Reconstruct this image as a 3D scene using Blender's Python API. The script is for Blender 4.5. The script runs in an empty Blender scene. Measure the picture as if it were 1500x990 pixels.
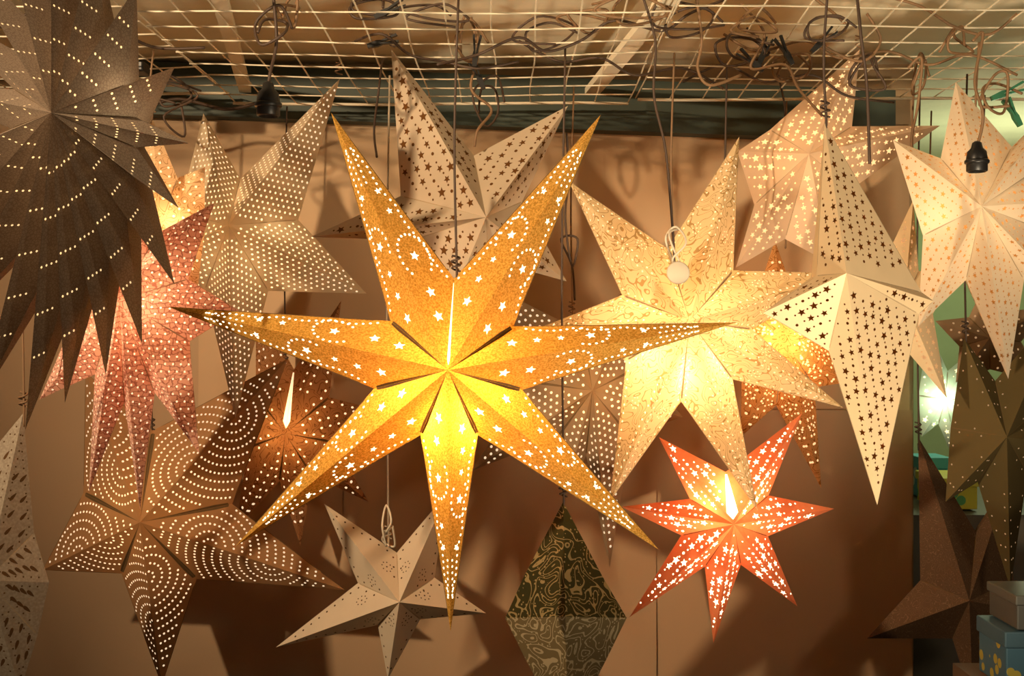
import bpy, math, random
from mathutils import Vector, Matrix
from mathutils.geometry import delaunay_2d_cdt
random.seed(7)
F=1800.0; CZ=1.5
CAM=Vector((0,0,CZ))
sc=bpy.context.scene
def P(px,py,d): return Vector(((px-750)/F*d, d, CZ+(495-py)/F*d))
def link(o):
    sc.collection.objects.link(o); return o
# ---------------------------------------------------------------- materials
def newmat(name):
    m=bpy.data.materials.new(name); m.use_nodes=True
    nt=m.node_tree; nt.nodes.clear()
    out=nt.nodes.new('ShaderNodeOutputMaterial')
    return m,nt,out
def N(nt,t,**kw):
    n=nt.nodes.new(t)
    for k,v in kw.items(): setattr(n,k,v)
    return n
def c4(c): return (c[0],c[1],c[2],1)
def math_node(nt,op,a,b=None,c=None):
    n=N(nt,'ShaderNodeMath',operation=op)
    for i,v in enumerate((a,b,c)):
        if v is None: continue
        if isinstance(v,(int,float)): n.inputs[i].default_value=v
        else: nt.links.new(v,n.inputs[i])
    return n.outputs[0]
def tex_factor(nt,tex,scale):
    co=N(nt,'ShaderNodeTexCoord').outputs['Object']
    L=nt.links.new
    if tex=='snake':
        v=N(nt,'ShaderNodeTexVoronoi',feature='DISTANCE_TO_EDGE'); v.inputs['Scale'].default_value=scale
        L(co,v.inputs['Vector'])
        return math_node(nt,'LESS_THAN',v.outputs['Distance'],0.10)
    if tex=='scroll':
        v=N(nt,'ShaderNodeTexNoise'); v.inputs['Scale'].default_value=scale; v.inputs['Detail'].default_value=0.3
        v.inputs['Distortion'].default_value=1.0
        L(co,v.inputs['Vector'])
        f=math_node(nt,'FRACT',math_node(nt,'MULTIPLY',v.outputs[0],7.0))
        f=math_node(nt,'ABSOLUTE',math_node(nt,'SUBTRACT',f,0.5))
        return math_node(nt,'LESS_THAN',f,0.085)
    if tex=='paisley':
        v=N(nt,'ShaderNodeTexNoise'); v.inputs['Scale'].default_value=scale; v.inputs['Detail'].default_value=0.0
        v.inputs['Distortion'].default_value=1.0
        L(co,v.inputs['Vector'])
        f=math_node(nt,'FRACT',math_node(nt,'MULTIPLY',v.outputs[0],7.0))
        g=math_node(nt,'GREATER_THAN',f,0.78)
        v2=N(nt,'ShaderNodeTexVoronoi'); v2.inputs['Scale'].default_value=scale*6; L(co,v2.inputs['Vector'])
        h2=math_node(nt,'LESS_THAN',v2.outputs['Distance'],.25)
        h3=math_node(nt,'MULTIPLY',h2,math_node(nt,'LESS_THAN',f,.5))
        return math_node(nt,'MAXIMUM',g,h3)
    if tex=='maze':
        v=N(nt,'ShaderNodeTexBrick'); v.inputs['Scale'].default_value=scale
        v.inputs['Mortar Size'].default_value=0.055; v.inputs['Mortar Smooth'].default_value=0.0
        v.inputs['Brick Width'].default_value=0.7; v.inputs['Row Height'].default_value=0.6
        v.inputs['Color1'].default_value=(0,0,0,1);v.inputs['Color2'].default_value=(0,0,0,1);v.inputs['Mortar'].default_value=(1,1,1,1)
        w=N(nt,'ShaderNodeTexNoise'); w.inputs['Scale'].default_value=60; L(co,w.inputs['Vector'])
        vm=N(nt,'ShaderNodeVectorMath',operation='MULTIPLY_ADD'); L(w.outputs['Color'],vm.inputs[0]); vm.inputs[1].default_value=(.018,.018,.01); L(co,vm.inputs[2])
        L(vm.outputs[0],v.inputs['Vector'])
        return v.outputs['Color']
    v=N(nt,'ShaderNodeTexNoise'); v.inputs['Scale'].default_value=scale; v.inputs['Detail'].default_value=3
    L(co,v.inputs['Vector'])
    if tex=='glitter':
        r=N(nt,'ShaderNodeMapRange'); r.inputs[1].default_value=.38; r.inputs[2].default_value=.64
        L(v.outputs[0],r.inputs[0]); return r.outputs[0]
    return v.outputs[0]
def paper(name,c1,c2=None,tex='noise',scale=30,trans=.35,gloss=.05,tcol=None,rough=.4):
    m,nt,out=newmat(name); L=nt.links.new
    c2=c2 or tuple(x*.86 for x in c1)
    f=tex_factor(nt,tex,scale)
    mx=N(nt,'ShaderNodeMix',data_type='RGBA'); L(f,mx.inputs[0]); mx.inputs[6].default_value=c4(c1); mx.inputs[7].default_value=c4(c2)
    df=N(nt,'ShaderNodeBsdfDiffuse'); L(mx.outputs[2],df.inputs[0])
    tr=N(nt,'ShaderNodeBsdfTranslucent')
    if tcol:
        m2=N(nt,'ShaderNodeMix',data_type='RGBA',blend_type='MULTIPLY'); m2.inputs[0].default_value=1
        L(mx.outputs[2],m2.inputs[6]); m2.inputs[7].default_value=c4(tcol); L(m2.outputs[2],tr.inputs[0])
    else: L(mx.outputs[2],tr.inputs[0])
    s=N(nt,'ShaderNodeMixShader'); s.inputs[0].default_value=trans; L(df.outputs[0],s.inputs[1]); L(tr.outputs[0],s.inputs[2])
    g=N(nt,'ShaderNodeBsdfGlossy'); g.inputs['Roughness'].default_value=rough; L(mx.outputs[2],g.inputs[0])
    s2=N(nt,'ShaderNodeMixShader'); s2.inputs[0].default_value=gloss; L(s.outputs[0],s2.inputs[1]); L(g.outputs[0],s2.inputs[2])
    L(s2.outputs[0],out.inputs[0])
    return m
def holem(name,col,strength):
    m,nt,out=newmat(name); L=nt.links.new
    if strength<=0:
        d=N(nt,'ShaderNodeBsdfDiffuse'); d.inputs[0].default_value=c4(col); L(d.outputs[0],out.inputs[0]); return m  # flat dark colour stands in for the shaded inside seen through a hole
    e=N(nt,'ShaderNodeEmission'); e.inputs[0].default_value=c4(col); e.inputs[1].default_value=strength  # hole faces emit, standing in for lamplight bouncing inside the shade
    t=N(nt,'ShaderNodeBsdfTranslucent'); t.inputs[0].default_value=c4(tuple(min(1,x) for x in col))
    a=N(nt,'ShaderNodeAddShader'); L(e.outputs[0],a.inputs[0]); L(t.outputs[0],a.inputs[1]); L(a.outputs[0],out.inputs[0])
    return m
def plain(name,col,rough=.6,metal=0,noise=0,nscale=20,bump=0):
    m,nt,out=newmat(name); L=nt.links.new
    b=N(nt,'ShaderNodeBsdfPrincipled'); b.inputs['Base Color'].default_value=c4(col); b.inputs['Roughness'].default_value=rough; b.inputs['Metallic'].default_value=metal
    co=N(nt,'ShaderNodeTexCoord').outputs['Object']
    t=N(nt,'ShaderNodeTexNoise'); t.inputs['Scale'].default_value=nscale; t.inputs['Detail'].default_value=5; L(co,t.inputs['Vector'])
    mx=N(nt,'ShaderNodeMix',data_type='RGBA'); L(t.outputs[0],mx.inputs[0])
    mx.inputs[6].default_value=c4(tuple(x*(1+noise) for x in col)); mx.inputs[7].default_value=c4(tuple(x*(1-noise) for x in col))
    L(mx.outputs[2],b.inputs['Base Color'])
    if bump:
        bp=N(nt,'ShaderNodeBump'); bp.inputs['Strength'].default_value=bump; bp.inputs['Distance'].default_value=.01; L(t.outputs[0],bp.inputs['Height']); L(bp.outputs[0],b.inputs['Normal'])
    L(b.outputs[0],out.inputs[0]); return m
# ---------------------------------------------------------------- mesh helpers
def mesh_obj(name,verts,faces,mats,midx=None,smooth=False):
    me=bpy.data.meshes.new(name); me.from_pydata([tuple(v) for v in verts],[],faces)
    for m in mats: me.materials.append(m)
    if midx: me.polygons.foreach_set('material_index',midx)
    if smooth: me.polygons.foreach_set('use_smooth',[True]*len(me.polygons))
    me.update()
    return link(bpy.data.objects.new(name,me))
def catmull(pts,n=6):
    if len(pts)<3: return pts
    out=[]; Q=[pts[0]]+list(pts)+[pts[-1]]
    for i in range(1,len(Q)-2):
        a,b,c,d=Q[i-1],Q[i],Q[i+1],Q[i+2]
        for k in range(n):
            t=k/n
            out.append(.5*((2*b)+(c-a)*t+(2*a-5*b+4*c-d)*t*t+(3*b-3*c+d-a)*t*t*t))
    out.append(Q[-2]); return out
def tube_data(pts,r,sides=6,V=None,Fc=None):
    V=[] if V is None else V; Fc=[] if Fc is None else Fc
    base=len(V); up=None
    for i,p in enumerate(pts):
        t=(pts[min(i+1,len(pts)-1)]-pts[max(i-1,0)])
        t=t.normalized() if t.length>1e-9 else Vector((0,0,1))
        if up is None:
            up=t.orthogonal().normalized()
        else:
            up=(up-t*up.dot(t)); up=up.normalized() if up.length>1e-6 else t.orthogonal().normalized()
        s=t.cross(up)
        for k in range(sides):
            a=2*math.pi*k/sides; V.append(p+(up*math.cos(a)+s*math.sin(a))*r)
    n=len(pts)
    for i in range(n-1):
        for k in range(sides):
            a=base+i*sides+k; b=base+i*sides+(k+1)%sides
            Fc.append((a,b,b+sides,a+sides))
    Fc.append(tuple(base+k for k in range(sides))[::-1]); Fc.append(tuple(base+(n-1)*sides+k for k in range(sides)))
    return V,Fc
def tube(name,pts,r,mat,smooth_n=6,sides=6):
    V,Fc=tube_data(catmull(pts,smooth_n) if smooth_n else pts,r,sides)
    return mesh_obj(name,V,Fc,[mat],smooth=True)
def lathe(name,prof,origin,mat,seg=20):
    V=[];Fc=[]
    for (r,z) in prof:
        for k in range(seg):
            a=2*math.pi*k/seg; V.append(Vector((r*math.cos(a),r*math.sin(a),z))+origin)
    for i in range(len(prof)-1):
        for k in range(seg):
            a=i*seg+k;b=i*seg+(k+1)%seg; Fc.append((a,b,b+seg,a+seg))
    Fc.append(tuple(range(seg))[::-1]); Fc.append(tuple((len(prof)-1)*seg+k for k in range(seg)))
    return mesh_obj(name,V,Fc,[mat],smooth=True)
def box(name,lo,hi,mat,bevel=0):
    x0,y0,z0=lo;x1,y1,z1=hi
    V=[(x0,y0,z0),(x1,y0,z0),(x1,y1,z0),(x0,y1,z0),(x0,y0,z1),(x1,y0,z1),(x1,y1,z1),(x0,y1,z1)]
    Fc=[(3,2,1,0),(4,5,6,7),(0,1,5,4),(1,2,6,5),(2,3,7,6),(3,0,4,7)]
    o=mesh_obj(name,V,Fc,[mat])
    if bevel:
        b=o.modifiers.new('b','BEVEL'); b.width=bevel; b.segments=2
    return o
def tag(o,label,cat,group=None):
    o['label']=label; o['category']=cat
    if group: o['group']=group
def structure(o): o['kind']='structure'
# ---------------------------------------------------------------- perforation patterns
def Wd(x,L,vx,vy): return vy*x/vx if x<vx else vy*(L-x)/(L-vx)
def circ(x,y,r,n=7): return (x,y,r,[(x+r*math.cos(2*math.pi*k/n+.3),y+r*math.sin(2*math.pi*k/n+.3)) for k in range(n)])
def starp(x,y,R,rot=0.0):
    pts=[]
    for k in range(10):
        rr=R if k%2==0 else R*.45
        a=rot+math.pi*k/5; pts.append((x+rr*math.cos(a),y+rr*math.sin(a)))
    return (x,y,R*.8,pts)
def pat_main(L,vx,vy,side):
    H=[]
    W=lambda x:Wd(x,L,vx,vy)
    if side:
        H.append(starp(.19*L,W(.19*L)*.5,9.5)); H.append(starp(.28*L,W(.28*L)*.42,9))
        cs=[(.42,.46,.34)]
    else:
        H.append(starp(.235*L,W(.235*L)*.55,9)); H.append(starp(.32*L,W(.32*L)*.5,7))
        cs=[(.50,.5,.34)]
    for fx,fy,fr in cs:
        x=fx*L; cx,cy=x,W(x)*fy; R=max(9,W(x)*fr)+5
        H.append(starp(cx,cy,8.5,.4))
        n=int(2*math.pi*R/8.5)
        for k in range(n):
            a=2*math.pi*k/n
            if abs(a-math.pi)<.7: continue
            H.append(circ(cx+R*1.25*math.cos(a),cy+R*.93*math.sin(a),2.3))
    x=.30*L
    while x<.86*L:
        w=W(x); ph=(x-.30*L)/(.16*L)*math.pi
        H.append(circ(x,w-7-abs(math.sin(ph))*min(6,w*.15),2.2))
        if x>.70*L: H.append(circ(x+4,6,2.0))
        x+=10
    for fx in (.68,.60 if side else .40): H.append(starp(fx*L,W(fx*L)*.5,6))
    return H
def pat_grid(s=11,r=2.6,xmin=.08,m=1):
    def f(L,vx,vy,side):
        H=[];j=0;y=s*.5
        while y<vy:
            x=xmin*L+(s*.5 if j%2 else 0)
            while x<L*.95: H.append(circ(x,y,r,6)); x+=s
            y+=s*.87;j+=1
        return H
    return f
def pat_stars(s=24,R=7,dots=True,xmin=.1):
    def f(L,vx,vy,side):
        H=[];j=0;y=s*.42;rnd=random.Random(int(L*13+vy*7)+side)
        while y<vy:
            x=xmin*L+(s*.5 if j%2 else 0)
            while x<L*.93:
                jx,jy=rnd.uniform(-.12,.12)*s,rnd.uniform(-.1,.1)*s
                if (j+int(x/s))%3 or not dots: H.append(starp(x+jx,y+jy,R*rnd.uniform(.8,1.15),rnd.uniform(0,6)))
                else: H.append(circ(x+jx,y+jy,R*.38))
                if dots: H.append(circ(x+s*.5+jx,y+jy,R*.25,6))
                x+=s
            y+=s*.8;j+=1
        return H
    return f
def pat_arcs(cx=.30,s=13,ds=7,r=2.1,cy=0):
    def f(L,vx,vy,side):
        H=[];X=cx*L;Y=cy*vy; R=s*.8
        if side: X=cx*L*1.9
        while R<L:
            n=int(2*math.pi*R/ds)
            for k in range(n):
                a=2*math.pi*k/n
                x,y=X+R*math.cos(a),Y+R*math.sin(a)
                if y>0 and 0<x<L*.97: H.append(circ(x,y,r,6))
            R+=s
        return H
    return f
def pat_rows(ds=11,r=2.6,fr=(.16,.3,.45,.6,.74),mx=4):
    def f(L,vx,vy,side):
        H=[]
        for q in fr:
            x=q*L;w=Wd(x,L,vx,vy);y=6;k=0
            while y<w-3 and k<mx: H.append(circ(x+(y if side else -y)*.15,y,r,6)); y+=ds;k+=1
        return H
    return f
def pat_edge(ds=12,r=2.4,big=5,qs=(.2,.32,.45,.58),ridge=True):
    def f(L,vx,vy,side):
        H=[];x=.2*L
        while x<.93*L:
            w=Wd(x,L,vx,vy); H.append(circ(x,w-8,r)); 
            if x>.3*L and ridge: H.append(circ(x,7,r))
            x+=ds
        for q in qs:
            x=q*L;w=Wd(x,L,vx,vy); H.append(circ(x,w*.5,big*(1-q*.7)))
            for k in range(8):
                a=k*math.pi/4; H.append(circ(x+(big+7)*math.cos(a),w*.5+(big+7)*.8*math.sin(a),r*.7,6))
        return H
    return f
def pat_leaf(L,vx,vy,side):
    H=[]
    for q in (.2,.3,.4,.5,.62,.74):
        for fy in (.3,.7):
            x=q*L;w=Wd(x,L,vx,vy)*fy;a=.6 if side else -.5
            pts=[]
            for k in range(10):
                t=2*math.pi*k/10; ex,ey=8*math.cos(t),2.5*math.sin(t)*(1-.5*math.cos(t))
                pts.append((x+ex*math.cos(a)-ey*math.sin(a),w+ex*math.sin(a)+ey*math.cos(a)))
            H.append((x,w,6,pts))
    return H+pat_edge(12,1.5,1,qs=())(L,vx,vy,side)
# ---------------------------------------------------------------- star lantern
cord_mats=[]
def star(label,c,d,tips,mats,inners=None,ratio=.38,h=.17,yaw=0,pitch=0,pattern=None,lamp=0,lampcol=(1,.62,.25),
         cord=None,cordtop=None,seam=0,edge=0,slit=None,slitw=7,lampoff=(0,0),cordmat=0,group=None,lower=False):
    yw,pt=math.radians(yaw),math.radians(pitch)
    n=Vector((math.sin(yw)*math.cos(pt),-math.cos(yw)*math.cos(pt),math.sin(pt)))
    u=Vector((0,0,1)).cross(n).normalized(); v=n.cross(u)
    apex=P(c[0],c[1],d); unit=d/F
    Rm=sum(math.hypot(t[0]-c[0],t[1]-c[1]) for t in tips)/len(tips)*unit
    hh=h*Rm; O=apex-n*hh
    def proj(px,py):
        r=Vector(((px-750)/F,1,(495-py)/F)); t=(O-CAM).dot(n)/r.dot(n); w=CAM+r*t-O
        return Vector((w.dot(u),w.dot(v)))
    T=[proj(*t) for t in tips]; nT=len(T)
    if inners: I=[proj(*t) for t in inners]
    else:
        I=[]
        for i in range(nT):
            a,b=T[i],T[(i+1)%nT]
            dirv=(a.normalized()+b.normalized())
            if dirv.length<.05: dirv=Vector((-a.y,a.x))
            I.append(dirv.normalized()*ratio*(a.length+b.length)/2)
    root=bpy.data.objects.new('star_lantern',None); link(root); root.empty_display_size=.05
    root.location=O; tag(root,label,'star lantern',group or 'paper star lanterns hanging in the stall')
    V=[];Fc=[];MI=[]
    C3=Vector((0,0,hh)); CB=Vector((0,0,-hh))
    for i in range(nT):
        for side in (0,1):
            vi=i if side else (i-1)%nT
            Tt=Vector((T[i].x,T[i].y,0)); Vv=Vector((I[vi].x,I[vi].y,0))
            ex=(Tt-C3); Lm=ex.length; ex.normalize()
            w=Vv-C3; vx=w.dot(ex); ey=(w-ex*vx); vy=ey.length
            if vy<1e-4: continue
            ey.normalize()
            L_,vx_,vy_=Lm/unit,vx/unit,vy/unit
            pv=[Vector((0,0)),Vector((L_,0)),Vector((vx_,vy_))]; pf=[[0,1,2]]; kinds=[0]
            e1=Vector((vx_,vy_)).normalized(); n1=Vector((e1.y,-e1.x))
            e2=Vector((L_-vx_,-vy_)).normalized(); n2=Vector((e2.y,-e2.x)); 
            if (Vector((0,0))-Vector((vx_,vy_))).dot(n2)<0: n2=-n2
            isslit=(slit is not None and vi==slit)
            sw=slitw if isslit else seam
            def addpoly(pts,k):
                pts=[Vector(p) for p in pts]
                ar=sum(pts[j].x*pts[(j+1)%len(pts)].y-pts[(j+1)%len(pts)].x*pts[j].y for j in range(len(pts)))
                if ar<0: pts.reverse()
                b=len(pv); pv.extend(pts); pf.append(list(range(b,b+len(pts)))); kinds.append(k)
            if sw>0:
                b0=Vector((vx_,vy_)); nn=n1*.12
                if isslit:
                    p1=e1*8+nn; p2=b0*.95+nn
                    addpoly([p1,p2,p2+n1*sw*.15,p1+n1*sw*.9+e1*10],1)  # slit uses the glowing hole material in place of bulb light within
                else:
                    addpoly([b0*.04+nn,b0*.965+nn,b0*.95+n1*sw*.8,b0*.8+n1*sw,b0*.35+n1*sw*.45],2)
            if edge>0:
                a0=Vector((vx_,vy_)); b0=Vector((L_,0)); nn=n2*.12
                addpoly([a0*.95+b0*.05+nn,a0*.05+b0*.95+nn,a0*.2+b0*.8+n2*edge,a0*.92+b0*.08+n2*edge],2)
            if pattern:
                mg=1.4
                for (x,y,r,pts) in pattern(L_,vx_,vy_,side):
                    if y<r+mg: continue
                    q=Vector((x,y))
                    if q.dot(n1)<r+mg+(sw if sw else 0): continue
                    if (q-Vector((vx_,vy_))).dot(n2)<r+mg+edge: continue
                    if x>L_: continue
                    addpoly(pts,1)
            res=delaunay_2d_cdt(pv,[],pf,1,1e-4)
            b=len(V)
            for q in res[0]: V.append(C3+ex*(q.x*unit)+ey*(q.y*unit))
            for fa,orig in zip(res[2],res[5]):
                ks=[kinds[o] for o in orig]
                k=1 if 1 in ks else (2 if 2 in ks else 0)
                f=[b+j for j in fa]
                nn=(V[f[1]]-V[f[0]]).cross(V[f[2]]-V[f[0]])
                if nn.z<0: f.reverse()
                if lower and sum(V[j].y for j in f)<0: k=2  # lower facets get the lighter paper, brightness from their facing put into colour
                Fc.append(f); MI.append(k)
            b=len(V); V+= [CB,Tt,Vv]; f=[b,b+1,b+2]
            if (Tt-CB).cross(Vv-CB).z>0: f.reverse()
            Fc.append(f); MI.append(0)
    rot=Matrix((u,v,n)).transposed().to_4x4()
    body=mesh_obj('paper_shade',V,Fc,list(mats),MI)
    body.parent=root; body.matrix_local=rot
    if lamp:
        l=bpy.data.lights.new('bulb_light','POINT'); l.energy=lamp; l.color=lampcol; l.shadow_soft_size=.012
        lo=link(bpy.data.objects.new('bulb_light',l)); lo.parent=root; lo.location=u*lampoff[0]+v*lampoff[1]
    if cord:
        a=P(cord[0],cord[1],O.y)-O
        top=cordtop if cordtop is not None else CZ+.42-O.z
        pts=[a+Vector((0,0,-.004)),a+Vector((0.001,0,.01)),a+Vector((-.002,0,(top-a.z)*.5)),Vector((a.x+.003,0,top))]
        if top>a.z+.02:
            co=tube('hanging_cord',pts,.0016,cord_mats[cordmat],5,6); co.parent=root
        kp=[a+Vector((math.cos(t*1.9)*.006,math.sin(t*1.9)*.004,.012+t*.0025)) for t in range(9)]
        kn=tube('cord_knot',kp,.0013,cord_mats[cordmat],4,5); kn.parent=root
    return root
# ---------------------------------------------------------------- materials list
m_cord=plain('cord_tan',(.20,.11,.05),.6,noise=.2,nscale=200); m_corddark=plain('cord_brown',(.06,.033,.019),.6,noise=.2)
m_cordwhite=plain('cord_white',(.65,.56,.42),.6,noise=.1); m_black=plain('black_plastic',(.012,.011,.010),.4,noise=.1)
cord_mats=[m_cord,m_corddark,m_cordwhite]
H_warm=holem('hole_glow_bright',(1,.84,.52),2.6)  # glow levels for holes, inner light put into the material
H_mid=holem('hole_glow_warm',(1,.68,.32),1.1)
H_pale=holem('hole_glow_pale',(1,.78,.5),.9)
H_dim=holem('hole_glow_dim',(1,.62,.30),.40)
H_dark=holem('hole_shade_dark',(.10,.05,.02),0)
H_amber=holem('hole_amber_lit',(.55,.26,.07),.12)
S_dark=plain('seam_brown',(.12,.065,.018),.8,noise=.2,nscale=100)
S_tan=plain('seam_tan',(.40,.28,.16),.8,noise=.2,nscale=100)
gold=paper('gold_glitter_paper',(.82,.49,.12),(.48,.25,.04),'glitter',420,.38,.10,tcol=(1,.90,.5))
brown_snake=paper('taupe_snakeskin_paper',(.36,.285,.215),(.28,.21,.155),'snake',260,.24,.18)
pink=paper('salmon_maze_paper',(.86,.55,.42),(.50,.23,.17),'maze',85,.33,.04,tcol=(1,.88,.75))
beige=paper('beige_paper',(.68,.53,.35),None,'noise',40,.32,.05)
taupe=paper('taupe_paper',(.66,.53,.38),None,'noise',30,.20,.06)
cream_scroll=paper('cream_scroll_paper',(.88,.70,.42),(.50,.33,.14),'scroll',40,.40,.04)
ivory=paper('ivory_paper',(.88,.69,.43),None,'noise',30,.25,.05)
peach=paper('peach_paper',(.80,.60,.42),None,'noise',30,.30,.05)
white_p=paper('white_paper',(.82,.68,.50),None,'noise',25,.22,.05)
lacy=paper('lacy_cream_paper',(.85,.62,.36),(.5,.28,.12),'scroll',60,.4,.04)
orangep=paper('orange_scroll_paper',(.72,.38,.14),(.40,.16,.04),'scroll',45,.5,.04)
red=paper('coral_paper',(.78,.23,.09),(.82,.34,.16),'noise',140,.45,.04)
brownp=paper('brown_scroll_paper',(.40,.19,.08),(.20,.08,.03),'scroll',40,.35,.08)
greyp=paper('grey_dotted_paper',(.36,.24,.14),None,'noise',30,.3,.05)
tanp=paper('tan_paper',(.50,.28,.13),(.38,.20,.09),'noise',20,.3,.08)
green_pais=paper('green_paisley_paper',(.075,.065,.024),(.50,.37,.16),'paisley',28,.1,.5,rough=.25)
pais_lit=paper('green_paisley_paper_lit',(.34,.25,.12),(.85,.68,.40),'paisley',28,.1,.5,rough=.25)  # same paisley paper, lightened where the lower facets catch light
dkbrown=paper('dark_brown_paper',(.13,.075,.042),(.19,.115,.065),'scroll',80,.15,.1)
olive=paper('olive_paper',(.13,.095,.04),None,'noise',20,.15,.08)
greytan=paper('grey_tan_paper',(.34,.27,.20),(.44,.36,.27),'glitter',300,.15,.12)
teal=paper('mint_paper',(.55,.62,.52),None,'noise',20,.35,.05)

# ---------------------------------------------------------------- stars
star('large gold glitter seven-pointed star lantern, brightly lit, with star cut-outs',(656,542),1.45,
 [(485,165),(880,168),(1080,472),(965,805),(660,925),(345,800),(245,449)],(gold,H_warm,S_dark),
 inners=[(665,408),(752,478),(765,571),(700,637),(616,637),(548,569),(572,470)],h=.20,pattern=pat_main,lamp=2.4,lampcol=(1,.68,.29),
 cord=(668,412),seam=5,edge=1.6,slit=0,slitw=2.5,lampoff=(0,-.045),cordmat=1)
star('many-pointed taupe snakeskin star lantern with glowing pinholes',(75,165),1.30,
 [(75,-160),(140,-95),(200,-20),(256,98),(277,210),(262,305),(256,417),(208,503),(155,550),(95,590),(37,630),(-30,590),(-90,500),(-125,390),(-145,260),(-148,120),(-130,-10),(-80,-100),(-10,-160)],
 (brown_snake,H_mid,S_dark),ratio=.42,h=.42,yaw=-12,pattern=pat_rows(10,2.1,(.18,.32,.47,.62,.76)),lamp=.30,lampcol=(1,.78,.50),lampoff=(0,.03),cord=(90,-60),seam=1.5)
star('salmon pink star lantern with fine maze print, glowing softly',(175,440),1.62,
 [(190,200),(314,297),(350,455),(292,664),(205,747),(130,720),(58,585),(30,400),(80,260)],(pink,H_pale,S_tan),ratio=.50,h=.34,
 pattern=pat_grid(13,1.8,.12),lamp=.5,lampcol=(1,.72,.45),cord=(190,204),seam=1.2,edge=.6)
star('cream lace-printed star lantern lit inside',(235,330),1.76,
 [(222,170),(300,245),(290,420),(200,470),(140,260)],(lacy,H_pale,S_tan),ratio=.55,h=.25,
 pattern=pat_grid(14,2.0),lamp=.25,lampcol=(1,.72,.38),cord=(222,176),seam=1)
star('beige star lantern covered in tiny pinholes, turned sideways',(335,330),1.88,
 [(298,166),(498,115),(537,430),(345,612),(190,400)],(beige,H_pale,S_tan),inners=[(352,262),(437,322),(393,426),(300,425),(262,310)],h=.42,
 pattern=pat_grid(10,1.9),lamp=.30,lampcol=(1,.75,.42),lampoff=(0,-.02),cord=(496,120),seam=1)
star('grey-beige five-pointed star lantern with star cut-outs, unlit',(712,318),1.77,
 [(573,72),(832,155),(830,412),(650,470),(455,347)],(taupe,holem('hole_shade_amber',(.12,.05,.015),0),S_tan),inners=[(694,228),(765,295),(715,380),(600,352),(587,287)],h=.42,
 pattern=pat_stars(23,7.5,True),cord=(575,80),seam=1,cordmat=1)
star('cream star lantern with golden scroll print, glowing warm white',(1010,470),1.72,
 [(833,265),(1083,200),(1242,400),(1235,597),(1110,748),(893,735),(790,480)],(cream_scroll,H_pale,S_tan),
 ratio=.40,h=.36,pattern=pat_edge(12,1.7,2,qs=(.5,)),lamp=1.5,lampcol=(1,.70,.36),cord=(985,385),seam=2,edge=1,lampoff=(0,-.05))
star('pale ivory star lantern with star cut-outs, turned sideways',(1240,400),1.43,
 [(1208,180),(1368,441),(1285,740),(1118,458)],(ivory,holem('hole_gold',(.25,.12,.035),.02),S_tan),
 inners=[(1350,428),(1346,460),(1214,514),(1196,404)],h=.30,yaw=10,pattern=pat_stars(21,6.5,True),cord=(1209,186),seam=1,edge=1,cordmat=1)
star('pale cream star lantern with small star holes behind another lantern',(1325,440),1.84,
 [(1338,292),(1400,400),(1387,583),(1300,600),(1260,430)],(ivory,H_dim,S_tan),ratio=.45,h=.35,pattern=pat_stars(20,5,True),cord=(1338,296),seam=1)
star('peach-white seven-pointed star lantern with rows of small cut-outs',(1438,302),1.66,
 [(1570,130),(1400,120),(1308,205),(1345,478),(1477,555),(1610,480),(1640,290)],(white_p,H_amber,S_tan),ratio=.44,h=.44,
 inners=[(1482,215),(1378,232),(1352,345),(1415,410),(1500,410),(1535,340),(1530,240)],
 pattern=pat_stars(18,4.5,True),lamp=.28,lampcol=(1,.80,.52),cord=(1431,255),seam=1)
star('peach star lantern with bright star cut-outs',(1185,225),1.98,
 [(1260,72),(1377,184),(1215,385),(1078,392),(1080,222)],(peach,H_mid,S_tan),inners=[(1248,185),(1246,278),(1150,350),(1105,300),(1128,190)],h=.36,
 pattern=pat_stars(18,5.5,True),lamp=.12,cord=(1258,80),seam=1)
star('orange glowing star lantern with scroll print',(1150,500),2.14,
 [(1135,352),(1225,400),(1240,560),(1203,715),(1085,640),(1045,480)],(orangep,H_mid,S_tan),ratio=.5,h=.25,pattern=pat_edge(13,2,3),lamp=.6,cord=(1150,360),seam=1)
star('small coral seven-pointed star lantern glowing through star cut-outs',(1075,768),1.85,
 [(965,640),(1175,605),(1222,745),(1168,888),(1045,942),(922,904),(910,742)],(red,H_warm,S_dark),ratio=.40,h=.30,pattern=pat_stars(17,6.3,True,.05),
 lamp=.65,lampcol=(1,.64,.32),lampoff=(-.01,.03),cord=(1062,665),slit=0,slitw=10,seam=1,cordmat=1)
star('grey-brown star lantern densely covered with white dots',(868,572),2.0,
 [(742,430),(945,395),(1000,610),(893,832),(825,735),(690,690)],(greyp,H_pale,S_dark),ratio=.45,h=.25,pattern=pat_grid(11,2.3),lamp=.2,cord=(838,470),seam=2)
star('brown scroll-printed star lantern glowing inside',(418,635),2.18,
 [(375,440),(500,440),(552,600),(540,735),(440,800),(345,775),(300,590)],(brownp,H_pale,S_dark),ratio=.45,h=.25,pattern=pat_edge(13,2.0,2.5,qs=()),
 lamp=.45,cord=(418,540),slit=0,slitw=7,seam=2,cordmat=1)
star('tan five-pointed star lantern with swirling dot arcs',(205,765),1.98,
 [(125,545),(422,525),(505,864),(237,1005),(62,835)],(tanp,H_pale,S_dark),inners=[(225,630),(340,738),(288,848),(178,840),(122,722)],h=.34,
 pattern=pat_arcs(.33,13,7.2,1.9),lamp=.3,lampoff=(0,.02),cord=(222,640),seam=4,edge=1,cordmat=1)
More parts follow.
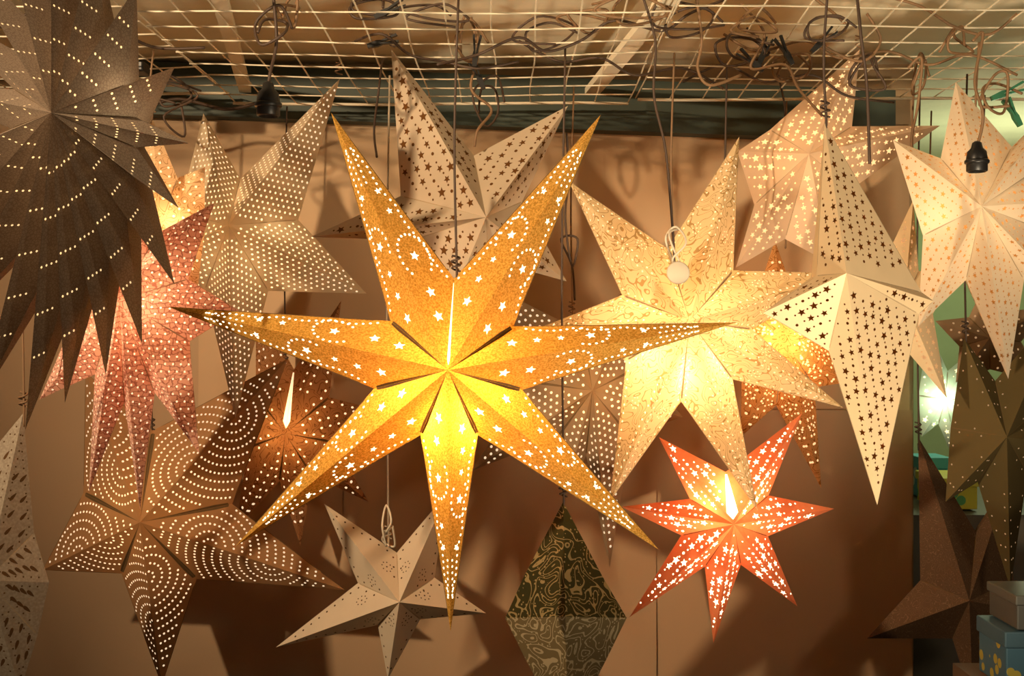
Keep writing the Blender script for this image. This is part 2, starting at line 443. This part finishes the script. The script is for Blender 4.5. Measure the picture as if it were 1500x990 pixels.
star('small cream five-pointed star lantern with pinhole borders, unlit',(585,882),1.90,
 [(475,738),(655,722),(712,898),(568,995),(404,948)],(white_p,H_dark,S_tan),ratio=.36,h=.40,pattern=pat_edge(14,1.7,1.8,ridge=False,qs=(.3,)),cord=(568,800),seam=1,cordmat=2)
star('dark green and gold paisley star lantern, unlit',(828,903),1.70,
 [(825,735),(918,905),(832,1075),(740,905)],(green_pais,H_dim,pais_lit),inners=[(882,843),(886,970),(772,970),(768,843)],h=.6,pattern=None,cord=(825,740),seam=0,cordmat=1,lower=True)
star('dark brown printed star lantern with script-like texture',(1420,880),2.02,
 [(1345,640),(1478,700),(1530,900),(1425,1030),(1270,935)],(dkbrown,H_dark,S_dark),inners=[(1430,780),(1485,850),(1465,940),(1395,935),(1348,850)],h=.36,cord=(1345,646),seam=1,cordmat=1)
star('olive star lantern with pinholes, unlit',(1475,640),1.88,
 [(1412,495),(1560,440),(1610,660),(1480,862),(1385,735)],(olive,H_dim,S_dark),ratio=.42,h=.42,pattern=pat_edge(22,1.4,2,qs=()),cord=(1414,500),seam=1,cordmat=1)
star('grey-brown speckled star lantern, unlit',(1450,495),2.10,
 [(1370,470),(1440,420),(1540,450),(1530,560),(1400,560)],(greyp,H_dim,S_dark),ratio=.5,h=.25,pattern=pat_grid(12,1.8),cord=(1440,424),seam=1,cordmat=1)
star('mint-white star lantern with pinholes, backlit',(1385,585),2.25,
 [(1360,480),(1440,500),(1412,640),(1408,700),(1350,640)],(teal,H_pale,S_tan),ratio=.4,h=.2,pattern=pat_stars(18,4,True),lamp=.3,lampcol=(.9,1,.7),cord=(1362,485),seam=1)
star('grey-tan star lantern with leaf cut-outs at the edge of the stall',(-20,850),1.55,
 [(34,605),(72,853),(30,1010),(-110,1010),(-140,780)],(greytan,H_dark,S_tan),inners=[(50,780),(55,930),(-30,1000),(-90,880),(-60,720)],h=.4,pattern=pat_leaf,cord=(34,610),seam=1)

# ---------------------------------------------------------------- setting
WD=2.38
zc=CZ+.53
m_kraft=plain('kraft_wall',(.40,.27,.15),.8,noise=.08,nscale=3,bump=.2)
m_ceil=plain('ceiling_cream',(.84,.74,.53),.85,noise=.12,nscale=12,bump=.3)
m_green=plain('dark_green_paint',(.035,.05,.035),.6,noise=.2)
xr=(1338-750)/F*WD
w=box('wall_back',(-1.5,WD,0),(xr,WD+.05,zc),m_kraft); structure(w)
cl=box('ceiling',(-1.5,1.50,zc),(2.6,3.7,zc+.04),m_ceil); structure(cl)
fw=box('wall_far',(.6,3.6,0),(2.6,3.65,zc),plain('pale_green_wall',(.36,.42,.22),.7,noise=.1)); structure(fw)
fl=box('floor',(-1.5,0.6,-.04),(2.6,3.65,0),plain('floor_concrete',(.15,.12,.1),.8,noise=.2)); structure(fl)
a=P(165,88,2.33);b=P(165,165,2.33);c=P(1312,132,2.33);e=P(1312,206,2.33)
V=[a,b,e,c]+[x+Vector((0,.045,0)) for x in (a,b,e,c)]
tr=mesh_obj('trim_1',V,[(0,1,2,3),(7,6,5,4),(0,4,5,1),(1,5,6,2),(2,6,7,3),(3,7,4,0)],[m_green]); structure(tr)
mk=plain('kraft_paper',(.52,.345,.195),.75,noise=.05,nscale=5,bump=.12)
mk2=plain('kraft_paper_dull',(.46,.30,.17),.75,noise=.06,nscale=4,bump=.12)
def sheet(x0,y0,x1,y1,off,seed,mat):
    rnd=random.Random(seed); nx,ny=24,24; V=[];Fc=[]; ph=[rnd.uniform(0,6) for _ in range(4)]
    A=P(x0,y0,WD);B=P(x1,y1,WD)
    for j in range(ny+1):
        for i in range(nx+1):
            s,t=i/nx,j/ny
            V.append(Vector((A.x+(B.x-A.x)*s, WD-off-.002*(1+math.sin(5*s+ph[0]+2*t))-.0015*(1+math.sin(8*t+ph[1]-3*s)), A.z+(B.z-A.z)*t)))
    for j in range(ny):
        for i in range(nx):
            k=j*(nx+1)+i; Fc.append((k,k+nx+1,k+nx+2,k+1))
    o=mesh_obj('kraft_paper_sheet',V,Fc,[mat],smooth=True)
    tag(o,'brown kraft paper sheet pinned over the back wall','paper sheet','kraft paper sheets on the back wall'); return o
sheet(-60,150,300,640,.002,1,mk2); sheet(293,165,885,610,.007,2,mk); sheet(875,185,1330,640,.002,3,mk)
sheet(-60,630,520,1100,.008,4,mk2); sheet(505,600,960,1100,.013,5,mk2); sheet(945,600,1334,1100,.008,6,mk2)
m_wire=plain('wire_cream',(.78,.69,.52),.45,noise=.1)
def wpanel(x0,x1,y0,y1,zf,zb,sag,seed,sp=.074):
    rnd=random.Random(seed); V=[];Fc=[]
    def z(x,y):
        s=(x-x0)/(x1-x0);t=(y-y0)/(y1-y0)
        return zf+(zb-zf)*t-sag*math.sin(math.pi*s)*math.sin(math.pi*min(1,max(0,t)))+.0015*math.sin(9*x+5*y+seed)
    nx=int((x1-x0)/(sp*.8)); ny=int((y1-y0)/sp)
    for i in range(nx+1):
        x=x0+i*(x1-x0)/nx; jx=rnd.uniform(-.005,.005)
        pts=[Vector((x+jx+.002*math.sin(7*t+i),y0+(y1-y0)*t/14,z(x,y0+(y1-y0)*t/14))) for t in range(15)]
        tube_data(pts,.0013,5,V,Fc)
    for j in range(ny+1):
        y=y0+j*(y1-y0)/ny
        pts=[Vector((x0+(x1-x0)*t/16,y+.002*math.sin(5*t+j),z(x0+(x1-x0)*t/16,y)-.0024)) for t in range(17)]
        tube_data(pts,.0013 if j%ny else .0028,5,V,Fc)
    o=mesh_obj('wire_mesh_panel',V,Fc,[m_wire],smooth=True)
    tag(o,'cream painted wire grid panel fixed below the ceiling','wire grid','wire grid panels under the ceiling'); return o
wpanel(-1.1,-.525,1.50,2.28,CZ+.45,CZ+.455,.006,1); wpanel(-.515,.215,1.50,2.27,CZ+.445,CZ+.435,.006,2); wpanel(.225,1.35,1.50,2.20,CZ+.455,CZ+.43,.006,3)
m_bat=plain('batten_white',(.88,.80,.62),.6,noise=.1)
def batten(p,q,w,t=.012):
    p,q=Vector(p),Vector(q); dv=(q-p).normalized(); s=dv.cross(Vector((0,0,1))).normalized()*w/2; up=Vector((0,0,t))
    V=[p-s,p+s,q+s,q-s,p-s+up,p+s+up,q+s+up,q-s+up]
    o=mesh_obj('ceiling_batten',V,[(0,1,2,3),(7,6,5,4),(0,4,5,1),(1,5,6,2),(2,6,7,3),(3,7,4,0)],[m_bat])
    tag(o,'white painted wooden batten above the wire grid','batten','wooden battens under the ceiling')
def atz(px,py,z):
    d=(z)*F/(495-py); return P(px,py,d)
batten(atz(1000,-20,.462),atz(866,140,.462),.028); batten(atz(318,-10,.465),atz(362,145,.465),.022); batten(atz(70,-10,.465),atz(180,120,.465),.02)
def cordobj(pts,r,mat,label):
    o=tube('electric_cord',pts,r,mat,7,7); tag(o,label,'cord','loose electric cords tied to the wire grid'); return o
def tangle(px,py,d,w,hgt,n,seed,mat=None,r=.0020):
    rnd=random.Random(seed); c=P(px,py,d); pts=[]
    for i in range(n):
        t=i/(n-1)*n*1.25
        pts.append(c+Vector((math.cos(t+rnd.uniform(-.4,.4))*w*rnd.uniform(.4,1),rnd.uniform(-.02,.02),math.sin(t)*hgt*rnd.uniform(.4,1))))
    return cordobj(pts,r,mat or m_cord,'coiled tan electric cord bundled under the wire grid')
def run(pl,d,mat=None,r=.0021,lab='tan electric cord draped along the wire grid'):
    rnd=random.Random(int(pl[0][0])); return cordobj([P(x,y,d+rnd.uniform(-.02,.02)) for x,y in pl],r,mat or m_cord,lab)
tangle(925,15,1.70,.075,.03,12,1); tangle(1085,70,1.8,.05,.03,11,2,m_corddark); tangle(1105,35,1.7,.04,.02,9,3); tangle(540,12,1.7,.045,.02,9,4,m_corddark)
tangle(690,60,1.8,.03,.04,9,5); tangle(715,150,1.95,.03,.05,8,6,m_corddark,.0018); tangle(1400,65,1.75,.03,.03,8,7); tangle(1460,140,1.7,.03,.04,9,8)
tangle(425,20,1.65,.02,.03,8,9); tangle(860,30,1.75,.05,.02,9,10); tangle(1270,110,1.8,.03,.04,9,11,m_corddark); tangle(400,40,1.6,.03,.03,8,12,m_corddark)
tangle(1010,30,1.72,.06,.03,10,13,m_corddark,.0018); tangle(1160,100,1.85,.04,.03,9,14); tangle(640,20,1.7,.05,.02,9,15,m_corddark,.0018); tangle(90,60,1.7,.08,.03,9,16,m_corddark)
tangle(250,130,1.95,.05,.03,9,17,m_corddark,.0018); tangle(800,50,1.8,.06,.025,9,18,m_corddark,.0018); tangle(1210,40,1.72,.05,.03,9,19,m_corddark,.0018); tangle(1350,110,1.85,.02,.04,8,20)
run([(640,95),(700,80),(760,55),(800,75),(850,60),(900,30),(970,45),(1010,20),(1060,0)],1.75,m_corddark)
run([(690,25),(700,80),(690,130),(720,160),(700,190),(695,215)],1.85)
run([(940,-10),(960,60),(958,140),(975,220),(985,330),(988,385)],1.66,m_corddark,.0018,'brown cord hanging down from the grid to a lantern')
run([(1255,-10),(1262,60),(1270,130),(1274,240)],1.5,m_corddark,.002,'brown cord hanging down from the grid to a lantern')
run([(1085,5),(1120,50),(1100,100),(1150,95),(1170,130),(1205,170)],1.75)
run([(1330,100),(1350,85),(1345,150),(1335,210),(1345,250),(1340,300)],1.8)
run([(1425,60),(1440,50),(1428,120),(1440,170),(1430,220)],1.62)
run([(520,60),(560,50),(600,80),(650,90),(700,100),(760,90)],1.8,m_corddark)
run([(400,-10),(405,60),(395,110),(393,140)],1.6,m_corddark,.0022,'dark cord holding an empty bulb socket')
run([(830,195),(833,260),(828,320),(838,390),(846,350),(822,350),(838,390),(842,440)],1.9,m_corddark,.0018,'thin brown cord tied in a bow')
run([(1490,20),(1450,50),(1400,40),(1350,10),(1300,-5)],1.7)
run([(0,40),(60,15),(120,30),(180,50),(230,70),(300,70)],1.75,m_corddark)
run([(1190,-5),(1240,40),(1200,60),(1260,90),(1290,60),(1270,20)],1.75)
run([(240,120),(290,140),(240,170),(270,200),(265,150)],1.9,m_corddark,.0018); run([(160,150),(200,160),(260,145),(330,160),(380,150)],2.1,m_corddark,.003)
run([(1020,-5),(1028,60),(1022,100),(1040,125),(1085,110)],1.7); run([(760,60),(820,90),(880,85),(930,110),(1000,100),(1060,130)],1.9,m_corddark)
run([(1060,50),(1110,75),(1180,60),(1230,85),(1300,75),(1360,95),(1420,80),(1490,110)],1.82,m_cord)
run([(1000,120),(1060,95),(1120,120),(1190,110),(1240,140),(1310,150)],2.0,m_corddark)
run([(560,85),(555,130),(548,190),(552,230)],1.9,m_corddark,.0018,'thin brown cord end dangling from the grid'); run([(1140,110),(1150,160),(1146,200),(1150,230)],2.1,m_corddark,.0018,'thin brown cord end dangling from the grid')
run([(988,385),(975,350),(990,332),(1005,355),(985,380),(1000,395),(980,345),(996,335)],1.59,m_cordwhite,.0014,'white cord tied in a bow above a lantern')
run([(566,800),(560,770),(566,740),(573,765),(560,790),(578,800),(575,770)],1.82,m_cordwhite,.0016,'white cord tied in a bow above a lantern')
def disc_tag(px,py,d,r):
    c=P(px,py,d); o=lathe('cord_tag',[(.001,0),(r*.9,0),(r,.001),(r,.003),(r*.9,.004),(.001,.004)],Vector((0,0,0)),m_cordwhite,24)
    o.rotation_euler=(math.radians(80),.2,0); o.location=c; tag(o,'round white plastic switch on the lantern cord','cord switch')
disc_tag(993,400,1.58,.015)
def socket(px,py,d,s=1):
    c=P(px,py,d); e=bpy.data.objects.new('bulb_socket',None); link(e); e.location=c; tag(e,'black plastic bulb socket hanging on its cord','bulb socket','black bulb sockets')
    a=lathe('socket_shell',[(.004*s,.03*s),(.008*s,.027*s),(.010*s,.018*s),(.016*s,.012*s),(.018*s,0),(.018*s,-.022*s),(.015*s,-.024*s),(.015*s,-.012*s)],Vector((0,0,0)),m_black,20); a.parent=e
    b=lathe('socket_ring',[(.019*s,-.002*s),(.021*s,-.004*s),(.021*s,-.008*s),(.019*s,-.010*s)],Vector((0,0,0)),m_black,20); b.parent=e
socket(393,148,1.6,.85); socket(1431,232,1.50,.7)
jb=box('junction_box',tuple(P(150,108,2.0)-Vector((0,.02,0))),tuple(P(215,92,2.0)+Vector((0,.02,0))),m_black,.003); tag(jb,'small black junction box on the wire grid','junction box')
def peg(px,py,d,mat,lab,ang=0.3,s=1):
    c=P(px,py,d); e=bpy.data.objects.new('clothes_peg',None); link(e); e.location=c; tag(e,lab,'peg','pegs clipped on the wires')
    for sg in (-1,1):
        pr=[(0,-.03),(.004,-.03),(.006,-.01),(.004,0),(.009,.03),(.005,.032),(.001,.004),(0,-.01)]
        V=[];n=len(pr)
        for y in (-.004,.004):
            for x,z in pr: V.append((sg*x*s,y,z*s))
        Fc=[tuple(range(n)),tuple(range(2*n-1,n-1,-1))]+[(i,(i+1)%n,n+(i+1)%n,n+i) for i in range(n)]
        o=mesh_obj('peg_leg',V,Fc,[mat]); o.parent=e
    e.rotation_euler=(0,ang,0)
m_pg=plain('green_plastic',(.015,.13,.06),.5,noise=.1)
peg(1476,135,1.70,m_pg,'green plastic clothes peg clipped on a wire',1.2,.8); peg(1484,165,1.70,m_pg,'green plastic clothes peg clipped on a wire',-.5,.7)
for (x,y,dd,an) in [(1118,78,1.8,.4),(1150,75,1.8,-.5),(570,15,1.70,1.1),(697,75,1.78,.1),(560,62,1.80,1.3),(1205,60,1.75,.8),(1100,90,1.78,-.9),(700,110,1.84,-.4)]:
    peg(x,y,dd,m_black,'black plastic clip holding cords',an,.75)
shelf=box('display_shelf',(.80,2.5,.0),(1.6,3.0,CZ-.36),plain('shelf_grey',(.12,.11,.09),.6,noise=.1)); tag(shelf,'dark grey shelf unit beside the paper wall','shelf')
def flowerm(name,c1,c2,sc_=40):
    m,nt,out=newmat(name); L=nt.links.new
    b=N(nt,'ShaderNodeBsdfPrincipled'); b.inputs['Roughness'].default_value=.5
    co=N(nt,'ShaderNodeTexCoord').outputs['Object']; v=N(nt,'ShaderNodeTexVoronoi'); v.inputs['Scale'].default_value=sc_; L(co,v.inputs['Vector'])
    f=math_node(nt,'LESS_THAN',v.outputs['Distance'],.34)
    mx=N(nt,'ShaderNodeMix',data_type='RGBA'); L(f,mx.inputs[0]); mx.inputs[6].default_value=c4(c1); mx.inputs[7].default_value=c4(c2); L(mx.outputs[2],b.inputs['Base Color']); L(b.outputs[0],out.inputs[0]); return m
def gbox(x0,y0,x1,y1,d,dp,mat,lm,lab):
    A=P(x0,y1,d);B=P(x1,y0,d); e=bpy.data.objects.new('gift_box',None); link(e); e.location=A; tag(e,lab,'box','boxes on the side stall')
    w_,h_=B.x-A.x,B.z-A.z
    b=box('box_body',(0,0,0),(w_,dp,h_*.72),mat,.002); b.parent=e
    l=box('box_lid',(-.003,-.003,h_*.72),(w_+.003,dp+.003,h_),lm,.002); l.parent=e
fb=flowerm('blue_flower_print',(.05,.13,.19),(.42,.34,.05),45)
gbox(1474,925,1560,1010,1.70,.1,fb,plain('blue_lid',(.05,.11,.15),.5,noise=.1),'blue gift box with yellow flowers')
gbox(1490,872,1560,923,1.70,.1,plain('pale_grey_box',(.08,.08,.07),.5,noise=.1),plain('grey_lid',(.10,.10,.085),.5,noise=.1),'dark grey gift box stacked on a blue one')
gbox(1378,700,1432,746,2.55,.15,flowerm('yellow_print',(.65,.6,.06),(.1,.4,.15),25),plain('yellow_lid',(.75,.7,.1),.5,noise=.1),'yellow and green packet on the shelf')
gbox(1350,670,1392,730,2.74,.1,flowerm('turquoise_print',(.05,.35,.42),(.7,.8,.7),25),plain('turquoise_lid',(.1,.5,.55),.5,noise=.1),'turquoise box on the shelf')
tb=box('display_table',(.66,1.66,0),(1.2,1.84,P(0,1010,1.70).z),plain('table_brown',(.12,.07,.04),.6,noise=.1)); tag(tb,'brown table carrying stacked gift boxes','table')

# ---------------------------------------------------------------- lights
def area(loc,tgt,size,e,col):
    l=bpy.data.lights.new('lamp','AREA'); l.energy=e; l.size=size; l.color=col; o=link(bpy.data.objects.new('lamp',l)); o.location=loc
    o.rotation_euler=(Vector(tgt)-Vector(loc)).to_track_quat('-Z','Y').to_euler()
def spot(loc,tgt,ang,e,col,s=.04,bl=1):
    l=bpy.data.lights.new('lamp','SPOT'); l.energy=e; l.spot_size=math.radians(ang); l.spot_blend=bl; l.shadow_soft_size=s; l.color=col; o=link(bpy.data.objects.new('lamp',l)); o.location=loc
    o.rotation_euler=(Vector(tgt)-Vector(loc)).to_track_quat('-Z','Y').to_euler()
def point(loc,e,col,s=.05):
    l=bpy.data.lights.new('lamp','POINT'); l.energy=e; l.color=col; l.shadow_soft_size=s; o=link(bpy.data.objects.new('lamp',l)); o.location=loc
spot((-1.15,.2,CZ+.6),(0.05,2.2,CZ+.28),72,190,(1,.73,.45),.025)
area((1.0,.3,CZ+.3),(0.5,2.0,CZ+.3),.2,3.6,(1,.78,.52))
spot((.5,.7,CZ-.7),(0.35,1.95,CZ+.55),75,70,(1,.82,.56),.08)
point((1.25,3.0,CZ+.2),6,(.85,1,.62),.1)
w=bpy.data.worlds.new('world'); sc.world=w; w.use_nodes=True
bg=w.node_tree.nodes['Background']; bg.inputs[0].default_value=(1,.70,.45,1); bg.inputs[1].default_value=.03
cam=bpy.data.cameras.new('camera'); cam.sensor_width=36; cam.lens=F/1500*36
co=link(bpy.data.objects.new('camera',cam)); co.location=CAM; co.rotation_euler=(math.radians(90),0,0); sc.camera=co
sc.view_settings.view_transform='Standard'
